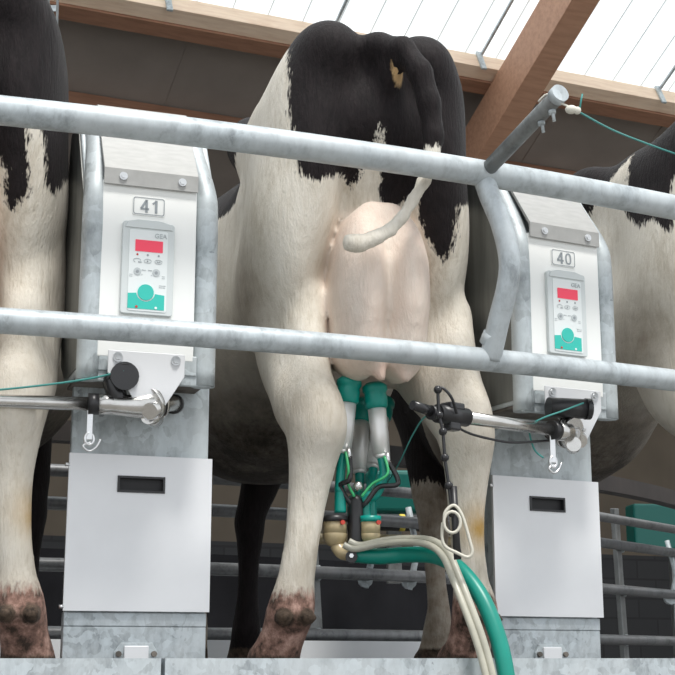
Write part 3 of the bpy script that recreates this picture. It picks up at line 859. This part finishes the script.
# end clamp on arm 40
d = (Vector(t40) - Vector(p40)).normalized(); e = Vector(t40) - Vector(p40)
cm = MB().tube([e - d * .03, e + d * .055], .0195, 20)
cm.tube([e + d * .055, e + d * .075], .015, 16)
cm = cm.build('end_clamp', M['black'], arm40)
MB().tube([e + d * .07 + Vector((0, 0, .002)), e + d * .125 + Vector((0, 0, .010))], [.0115, .0095], 14).build('nose_tip', M['black_gloss'], cm)
MB().box(-.022, .022, -.016, .016, .010, .026, .004, mtx=Matrix.Translation(e + d * .01) @ Matrix.Rotation(math.atan2(d.y, d.x), 4, 'Z')).build('clamp_lid', M['black_gloss'], cm)
MB().box(-.016, .016, -.012, .012, -.032, -.012, .004, mtx=Matrix.Translation(e + d * .012) @ Matrix.Rotation(math.atan2(d.y, d.x), 4, 'Z')).build('clamp_foot', M['black_gloss'], cm)
T = Vector(p40)
MB().tube([e + d * .0 + Vector((0, 0, -.022)), e - d * .05 + Vector((0, 0, -.034)), e - d * .15 + Vector((0, 0, -.040)), e - d * .22 + Vector((0, 0, -.034)), e - d * .30 + Vector((0, .02, -.02))], .0028, 8, sub=6).build('black_cable', M['black'], arm40)
# teal cords at the arms
q = Vector(p41) + c41 + Vector((.01, -.035, .0))
MB().tube([q, q + Vector((-.08, .0, -.018)), q + Vector((-.22, -.02, -.040)), q + Vector((-.42, -.05, -.062))], .0022, 6, sub=6).build('teal_cord', M['cord'])
tag(bpy.data.objects['teal_cord'], 'teal cord running left from the black cylinder below box 41', 'cord')
q = Vector(p40) + c40 + Vector((.03, -.045, .006))
o = MB().tube([q, q + Vector((-.05, -.025, -.022)), q + Vector((-.10, -.04, -.042)), q + Vector((-.125, -.03, -.060)), q + Vector((-.115, -.02, -.105)), q + Vector((-.095, -.02, -.125))], .0022, 6, sub=6).build('teal_cord', M['cord'])
tag(o, 'teal cord looped over the swing arm below box 40', 'cord')
o = MB().tube([(.232, 2.86, .495), (.19, 2.92, .50), (.165, 3.0, .475), (.135, 3.12, .42), (.10, 3.25, .375), (.08, 3.3, .355)], .0018, 6, sub=6).build('teal_cord', M['cord'])
tag(o, 'teal cord hanging from the black end clamp behind the teat cups', 'cord')

# ------------------------------------------------------------------ bead cord with hose hook
bc = empty('bead_cord', (.212, 2.80, .30), 0, 'black cord with round beads hanging from the arm clamp', 'cord')
def bl(x, z, y=2.80): return Vector((x - .212, y - 2.80, z - .30))
Bd = [(.204, .532), (.206, .480), (.213, .446), (.216, .393), (.223, .337), (.229, .281)]
MB().tube([bl(*b) for b in Bd] + [bl(.236, .24), bl(.243, .20)], .0034, 8, sub=3).build('string', M['black'], bc)
for b in Bd:
    p = bl(*b); MB().ball(p, .0088, 14).build('bead', M['black_gloss'], bc)
MB().tube([bl(*Bd[0]), bl(.215, .535), bl(.232, .515), bl(.243, .487, 2.82)], .0032, 8, sub=5).build('loop', M['black'], bc)
MB().tube([bl(.232, .335), bl(.235, .25), bl(.238, .19)], .0075, 8).build('rubber_strap', M['black'], bc)
hk = empty('hose_hook', (.25, 2.80, .25), 0, 'cream coated wire hook holding the milk hoses under the bead cord', 'hook')
def hl(x, z, y=2.80): return Vector((x - .25, y - 2.80, z - .25))
ring = [hl(.227 + .0165 * math.cos(t), .262 + .021 * math.sin(t), 2.782) for t in [k * PI / 8 for k in range(16)]]
MB().ring(ring, .0032, 8).build('eye', M['cream_wire'], hk)
MB().tube([hl(.212, .255, 2.79), hl(.214, .282, 2.79), hl(.232, .296, 2.79), hl(.248, .275, 2.79), hl(.262, .225, 2.79), hl(.266, .204, 2.79), hl(.257, .194, 2.79), hl(.235, .203, 2.79), hl(.213, .215, 2.79), hl(.207, .235, 2.79), hl(.209, .262, 2.79)], .0034, 8, sub=6).build('wire_loop', M['cream_wire'], hk)
# ------------------------------------------------------------------ milking cluster under the udder
cl = empty('milking_cluster', (.03, 3.10, .25), 0, 'milking cluster of steel teat cups and teal rubber under the middle cow', 'milking cluster')
def c_(x, y, z): return Vector((x - .03, y - 3.10, z - .25))
cups = [((.026, 3.085, .600), (.012, 3.08, .452), 0), ((.084, 3.10, .590), (.098, 3.095, .444), 0), ((.055, 3.30, .59), (.052, 3.26, .43), 1), ((.11, 3.34, .60), (.085, 3.26, .44), 1)]
jn = [(.006, 3.08, .31), (.062, 3.10, .30), (.035, 3.15, .30), (.075, 3.14, .30)]
for (a, b, back), j in zip(cups, jn):
    a, b, j = c_(*a), c_(*b), c_(*j);  d = (b - a).normalized()
    cup = MB().tube([a + d * .030, a + d * .10, b + d * .004], [.0205, .0205, .0190], 24)
    cup.tube([b + d * .004, b + d * .012], [.0190, .0125], 24)
    cup = cup.build('teat_cup', M['cup'], cl)
    a = a - d * .010
    ln = MB().tube([a - d * .004, a + d * .002, a + d * .004, a + d * .014, a + d * .017, a + d * .022, a + d * .028, a + d * .050, a + d * .056], [.019, .026, .0285, .0285, .026, .0245, .0265, .0255, .0215], 28)
    ln.build('liner_head', M['teal_rubber'], cup)
    MB().tube([b + d * .008, b + d * .05, (b + d * .10) * .5 + (j + Vector((0, 0, .06))) * .5, j + Vector((0, 0, .045)), j], [.0115, .0105, .011, .0125, .0135], 14, sub=6).build('milk_tube', M['teal_rubber'], cup)
    if not back:
        s = Vector((.012, -.016, 0))
        MB().tube([b + s, b + s + Vector((.003, 0, -.03))], .006, 10).build('pulse_nipple', M['steel'], cup)
        g = (1 if j.x > .0 else -1)
        e = c_(.045 + g * .008, 3.085, .325)
        MB().tube([b + s + Vector((.003, 0, -.02)), b + s + Vector((.013 + g * .010, -.01, -.07)), b * .35 + e * .65 + Vector((g * .022, -.012, .0)), e + Vector((g * .012, -.008, .010)), e], .0058, 10, sub=7).build('pulse_tube', M['black_gloss'], cup)
        MB().tube([b + s + Vector((-.006, -.002, -.01)), b + s + Vector((.000, -.016, -.05)), b * .4 + e * .6 + Vector((g * .005, -.016, 0)), e + Vector((0, -.012, .02))], .0032, 8, sub=6).build('green_line', M['green_wire'], cup)
# claw
for (x, w) in ((-.006, .027), (.072, .022)):
    k = MB().ball(c_(x, 3.08, .262), w, 20, (1, 1, 1.0)).tube([c_(x, 3.08, .262), c_(x, 3.08, .298)], w * .98, 20).build('claw_bowl', M['claw'], cl)
    MB().tube([c_(x, 3.08, .290), c_(x, 3.08, .303)], w * 1.08, 20).build('claw_band', M['teal_rubber'] if x > .05 else M['black'], k)
    MB().tube([c_(x + .016, 3.058, .287), c_(x + .018, 3.050, .287)], .005, 10).build('red_plug', M['red_dot'], k)
MB().tube([c_(.04, 3.085, .335), c_(.04, 3.085, .225)], [.016, .019], 16, round_cap=True).build('claw_core', M['black'], cl)
MB().tube([c_(-.002, 3.08, .240), c_(.012, 3.07, .222), c_(.04, 3.06, .222)], .015, 14, sub=4).build('claw_outlet', M['claw'], cl)
nt = MB().tube([c_(.030, 3.065, .212), c_(.030, 3.035, .212)], .013, 12).build('claw_knob', M['black'], cl)
MB().tube([c_(.030, 3.036, .214), c_(.030, 3.028, .214)], .005, 6).build('screw', M['steel'], nt)
MB().ball(c_(.045, 3.05, .365), .011, 12).build('chrome_valve', M['polished'], cl)
# the two long hoses
g = [(.035, 3.06, .218), (.09, 3.045, .213), (.15, 3.02, .215), (.205, 2.96, .208), (.245, 2.88, .178), (.285, 2.83, .12), (.312, 2.80, .045), (.326, 2.785, -.03), (.335, 2.78, -.12), (.34, 2.78, -.3), (.36, 2.76, -.6), (.42, 2.72, -.9)]
MB().tube([c_(*p) for p in g], .0170, 18, sub=8).build('long_milk_hose', M['teal_hose'], cl)
g = [(.025, 3.04, .245), (.05, 3.035, .236), (.10, 3.02, .245), (.15, 2.99, .247), (.195, 2.93, .238), (.223, 2.87, .212), (.240, 2.83, .165), (.258, 2.80, .11), (.280, 2.775, .04), (.297, 2.765, -.03), (.31, 2.76, -.12), (.32, 2.76, -.3), (.34, 2.74, -.6), (.40, 2.70, -.9)]
MB().tube([c_(*p) for p in g], .0078, 14, sub=8).build('twin_air_hose', M['clear_hose'], cl)
g2 = [(x - .0115, y - .004, z - .008) for x, y, z in g]
MB().tube([c_(*p) for p in g2], .0072, 14, sub=8).build('twin_air_hose', M['clear_hose'], cl)
# ------------------------------------------------------------------ platform and its surroundings
def sector(r0, r1, z0, z1, a0, a1, n, name, m, parent=None):
    b = MB(); vs = []
    for i in range(n + 1):
        a = a0 + (a1 - a0) * i / n
        vs += [polar(a, r0, z0), polar(a, r1, z0), polar(a, r1, z1), polar(a, r0, z1)]
    fs = []
    for i in range(n):
        k = i * 4
        for j in range(4): fs.append([k + j, k + (j + 1) % 4, k + 4 + (j + 1) % 4, k + 4 + j][::-1])
    fs.append([0, 1, 2, 3]); fs.append([n * 4 + j for j in (3, 2, 1, 0)])
    b.add(vs, fs); return b.build(name, m, parent)
pf = sector(4.2, 7.215, -.16, -.056, -14, 74, 60, 'milking_platform', M['platform'])
tag(pf, 'round turning concrete platform that the cows stand on', 'platform')
rimA = sector(7.22, 7.28, -.16, -.0005, -20, 18.89, 30, 'platform_rim', M['galv_spangle'])
tag(rimA, 'galvanised platform rim section left of the seam', 'platform rim', 'galvanised rim sections')
rimB = sector(7.22, 7.28, -.16, -.0005, 18.95, 50, 30, 'platform_rim', M['galv_spangle'])
tag(rimB, 'galvanised platform rim section right of the seam', 'platform rim', 'galvanised rim sections')
sk = sector(4.05, 4.15, -.16, .0, -60, 90, 60, 'inner_curb', M['white_curb'])
sk.data.materials.clear(); sk.data.materials.append(M['white_curb'])
tag(sk, 'low white curb around the inner edge of the platform', 'curb')
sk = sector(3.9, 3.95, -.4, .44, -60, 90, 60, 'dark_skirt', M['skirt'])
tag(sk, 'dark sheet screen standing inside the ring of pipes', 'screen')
cb = sector(4.85, 4.95, -.056, .062, -60, 45, 60, 'white_kerb', M['white_curb'])
tag(cb, 'white kerb strip running behind the hind legs at platform level', 'kerb')

# inner railing at the cows' heads
ir = empty('inner_railing', polar(20, 4.8, -.05), 0, 'dark pipe railing along the inner edge of the platform behind the cows', 'railing')
def il(pts): return [Vector(p) - ir.location for p in pts]
for z, r, rr in ((.085, 4.78, .024), (.32, 4.80, .024), (.535, 4.80, .024), (.645, 4.86, .022)):
    MB().tube(il(arc(r, z, -20, 53, 50) + [polar(53, r, z) + Vector((math.cos(R(53)), math.sin(R(53)), 0)) * k for k in (.4, 1.2, 2.6)]), rr, 12).build('pipe', M['pipe_dark'], ir)
bm_ = sector(5.03, 5.10, .715, .785, -20, 76, 60, 'head_beam', M['wood_brown'])
bm_.data.transform(Matrix.Translation(-ir.location)); bm_.parent = ir
bm_.data.materials.clear(); bm_.data.materials.append(M['beam_dark'])
for a in (3, 18, 33.0, 57):
    p = polar(a, 4.76) if a < 53 else polar(53, 4.76) + Vector((math.cos(R(53)), math.sin(R(53)), 0)) * .44
    po = MB().box(-.03, .03, -.012, .012, -.05, .72, .003, mtx=Matrix.Translation(p - ir.location) @ Matrix.Rotation(R(a), 4, 'Z') @ Matrix.Rotation(R(-4), 4, 'Y')).build('post', M['galv_dark'], ir)
    for z in (.085, .32, .535):
        q = Vector((p.x, p.y, z)) - ir.location
        t = Vector((math.cos(R(a)), math.sin(R(a)), 0))
        MB().tube([q - t * .01, q + t * .01], .031, 14).build('clamp', M['galv'], po)
for a in (35.7, 38.4, 66.5):
    p = (polar(a, 4.77, .30) if a < 53 else polar(53, 4.77, .30) + Vector((math.cos(R(53)), math.sin(R(53)), 0)) * .98) - ir.location
    s = MB().tube([p + Vector((0, 0, .30)), p + Vector((.035, -.01, .12)), p + Vector((.012, -.005, .02)), p + Vector((.0, 0, -.03))], .013, 8).build('bent_strap', M['galv'], ir)
    MB().tube([p + Vector((-.0, -.03, .0)), p + Vector((0, .02, 0))], .03, 12).build('strap_foot', M['galv'], s)

# green boxes and the black and yellow hose bank behind the railing
def gbox(loc, rz, w_, h_, label, st=.3):
    r = empty('green_box', loc, rz, label, 'box')
    MB().box(-w_ / 2, w_ / 2, -.10, .10, -h_ / 2, h_ / 2, .02, 3).build('case', M['teal_box'], r)
    for k in (-1, 1):
        MB().tube([(w_ * .34, -.10, k * h_ * .22), (w_ * .34, -.106, k * h_ * .22)], .014, 12).build('cap_screw', M['panel_grey'], r)
    MB().box(-.03, .03, -.03, .03, -h_ / 2 - st, -h_ / 2, .002).build('stand', M['galv_dark'], r)
gbox((.25, 6.25, .715), R(6), .27, .19, 'teal green plastic box seen between the hind legs of the middle cow')
gbox((2.52, 10.6, .955), R(8), .66, .34, 'teal green plastic box behind the railing at the right edge', .84)
hb = empty('hose_bank', (.27, 6.02, .565), R(10), 'black hose with yellow bands behind the teat cups', 'hose')
MB().tube([(-.32, 0, .0), (.35, 0, .0)], .036, 14).build('hose', M['black'], hb)
for x in (-.22, -.14, .0, .16):
    MB().tube([(x - .008, 0, 0), (x + .016, 0, .0)], .0365, 14).build('yellow_band', M['yellow'], hb)
MB().tube([(-.36, .03, -.07), (.36, .03, -.07)], .022, 10).build('tan_pipe', M['claw'], hb)

# ------------------------------------------------------------------ building
aa = R(23.5); T_ = Vector((math.cos(aa), math.sin(aa), 0)); N_ = Vector((-math.sin(aa), math.cos(aa), 0)); Z_ = Vector((0, 0, 1))
P0 = Vector((0, 11, 5.223)); SL = .5
DN = (N_ - Z_ * SL).normalized(); UPN = (Z_ + N_ * SL).normalized()     # down the slope, roof normal
RM = Matrix(((T_.x, DN.x, UPN.x, P0.x), (T_.y, DN.y, UPN.y, P0.y), (T_.z, DN.z, UPN.z, P0.z), (0, 0, 0, 1)))   # local: x along the eaves, y down the slope, z up
k_ = math.sqrt(1 + SL * SL)
def place(o): o.matrix_world = RM; return o
x = -9.9
prof = []
while x < 12:
    prof += [(x, 0), (x + .27, 0), (x + .282, .022), (x + .298, .022)]; x += .31
n = len(prof)
def roof_sheet(y0, y1, zz=0.):
    return MB().add([(a, y0, b + zz) for a, b in prof] + [(a, y1, b + zz) for a, b in prof], [[i, i + 1, n + i + 1, n + i] for i in range(n - 1)])
place(tag(roof_sheet(-7.5, .06).build('window_1', M['skylight']), kind='structure'))
rb = MB()
for i in range(0, n - 3, 4):
    rb.box(prof[i][0] + .279, prof[i][0] + .286, -7.5, .05, -.006, -.001)
place(tag(rb.build('trim_2', M['panel_light']), kind='structure'))
cs = MB().box(-9.9, 12, .06, 3.9, .0, .03)
for i in range(18): cs.box(-9.6 + i * 1.2, -9.585 + i * 1.2, .06, 3.9, -.006, .001)
place(tag(cs.build('ceiling', M['sheet_dark']), kind='structure'))
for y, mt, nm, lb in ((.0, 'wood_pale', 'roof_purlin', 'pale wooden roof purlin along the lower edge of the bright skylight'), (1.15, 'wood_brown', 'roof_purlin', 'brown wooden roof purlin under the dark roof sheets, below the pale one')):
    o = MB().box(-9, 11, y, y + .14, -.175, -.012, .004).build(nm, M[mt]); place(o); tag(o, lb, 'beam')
o = MB().box(-9, 11, .141, .28, -.20, -.02, .004).build('purlin_shade_strip', M['wood_brown']); place(o); tag(o, 'added brown strip giving the pale roof purlin its shaded underside', 'beam')  # purlin's darker underside, its shade put in as a separate brown strip
for s in (1.50,):
    o = MB().box(s, s + .24, -7.4, 3.6, -.62, -.205, .006).build('roof_rafter', M['wood_red']); place(o)
    if s > 0: tag(o, 'big reddish glued timber rafter sloping down to the left at upper right', 'beam')
for s in (-1.48, -.04, 1.38, 3.29):
    gb = empty('glazing_bar', (0, 0, 0), 0, {-1.48: 'thin metal bar under the skylight at its far left', -.04: 'thin metal bar under the skylight above the middle cow\'s rump', 1.38: 'thin metal bar under the skylight just left of the timber rafter', 3.29: 'thin metal bar under the skylight at the right edge of the picture'}[s], 'bar', 'metal bars under the skylight')
    place(gb)
    MB().box(s - .012, s + .012, -7.4, -.01, -.035, -.012, .002).build('bar', M['rail'], gb)
    MB().box(s - .05, s - .0, -.025, -.003, -.22, .01, .003).build('clip', M['galv'], gb)
# walls and floor
def wallbox(name, c, w_, h0, h1, m, rz=aa):
    o = MB().box(-w_ / 2, w_ / 2, -.1, .1, h0, h1).build(name, m); o.location = c; o.rotation_euler = (0, 0, rz); return tag(o, kind='structure')
bc_ = Vector((0, 11, 0)) + N_ * 3.55
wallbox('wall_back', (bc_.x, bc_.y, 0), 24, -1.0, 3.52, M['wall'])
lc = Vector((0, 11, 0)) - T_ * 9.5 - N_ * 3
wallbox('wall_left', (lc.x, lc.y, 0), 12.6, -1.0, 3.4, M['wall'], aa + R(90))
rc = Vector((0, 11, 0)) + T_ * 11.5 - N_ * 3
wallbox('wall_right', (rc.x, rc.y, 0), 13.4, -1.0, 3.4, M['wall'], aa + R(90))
fl = MB().box(-16, 16, -8, 24, -1.1, -1.0).build('floor', M['concrete']); tag(fl, kind='structure')
# perforated hanging strap
hs = MB()
hp = empty('hanging_strap', (-1.36, 6.2, 2.64), 0, 'perforated steel strap hanging in front of the roof at upper left', 'strap')
for dx in (-.022, .022):
    b = MB()
    b.box(-.006 + dx, .006 + dx, -.002, .002, 0, 1.6, mtx=Matrix.Rotation(R(-1), 4, 'Y'))
    b.build('strap_edge', M['galv_dark'], hp)
b = MB()
for k in range(22): b.box(-.018, .018, -.0018, .0018, .02 + k * .073, .052 + k * .073, mtx=Matrix.Rotation(R(-1), 4, 'Y'))
b.build('strap_web', M['galv'], hp)
# ------------------------------------------------------------------ camera, light
cam = bpy.data.cameras.new('camera'); co = bpy.data.objects.new('camera', cam); col.objects.link(co)
cam.sensor_width = 36; cam.lens = 36 * 1400 / 675
co.location = (0, 0, 0); co.rotation_euler = (R(90) + math.atan(320.5 / 1400), 0, 0)
cam.clip_start = .05; cam.clip_end = 200
sc.camera = co
w = bpy.data.worlds.new('world'); sc.world = w; w.use_nodes = True
bg = w.node_tree.nodes['Background']; bg.inputs[0].default_value = (.93, .965, 1.0, 1); bg.inputs[1].default_value = .92
sun = bpy.data.lights.new('sun', 'SUN'); so = bpy.data.objects.new('sun', sun); col.objects.link(so)
sun.energy = 2.4; sun.angle = R(12); sun.color = (1, .97, .92)
so.rotation_euler = Vector((-.22, .42, -1)).to_track_quat('-Z', 'Y').to_euler()
vs = sc.view_settings
vs.view_transform = 'Standard'; vs.look = 'None'; vs.gamma = 1; vs.exposure = .38; vs.use_curve_mapping = False
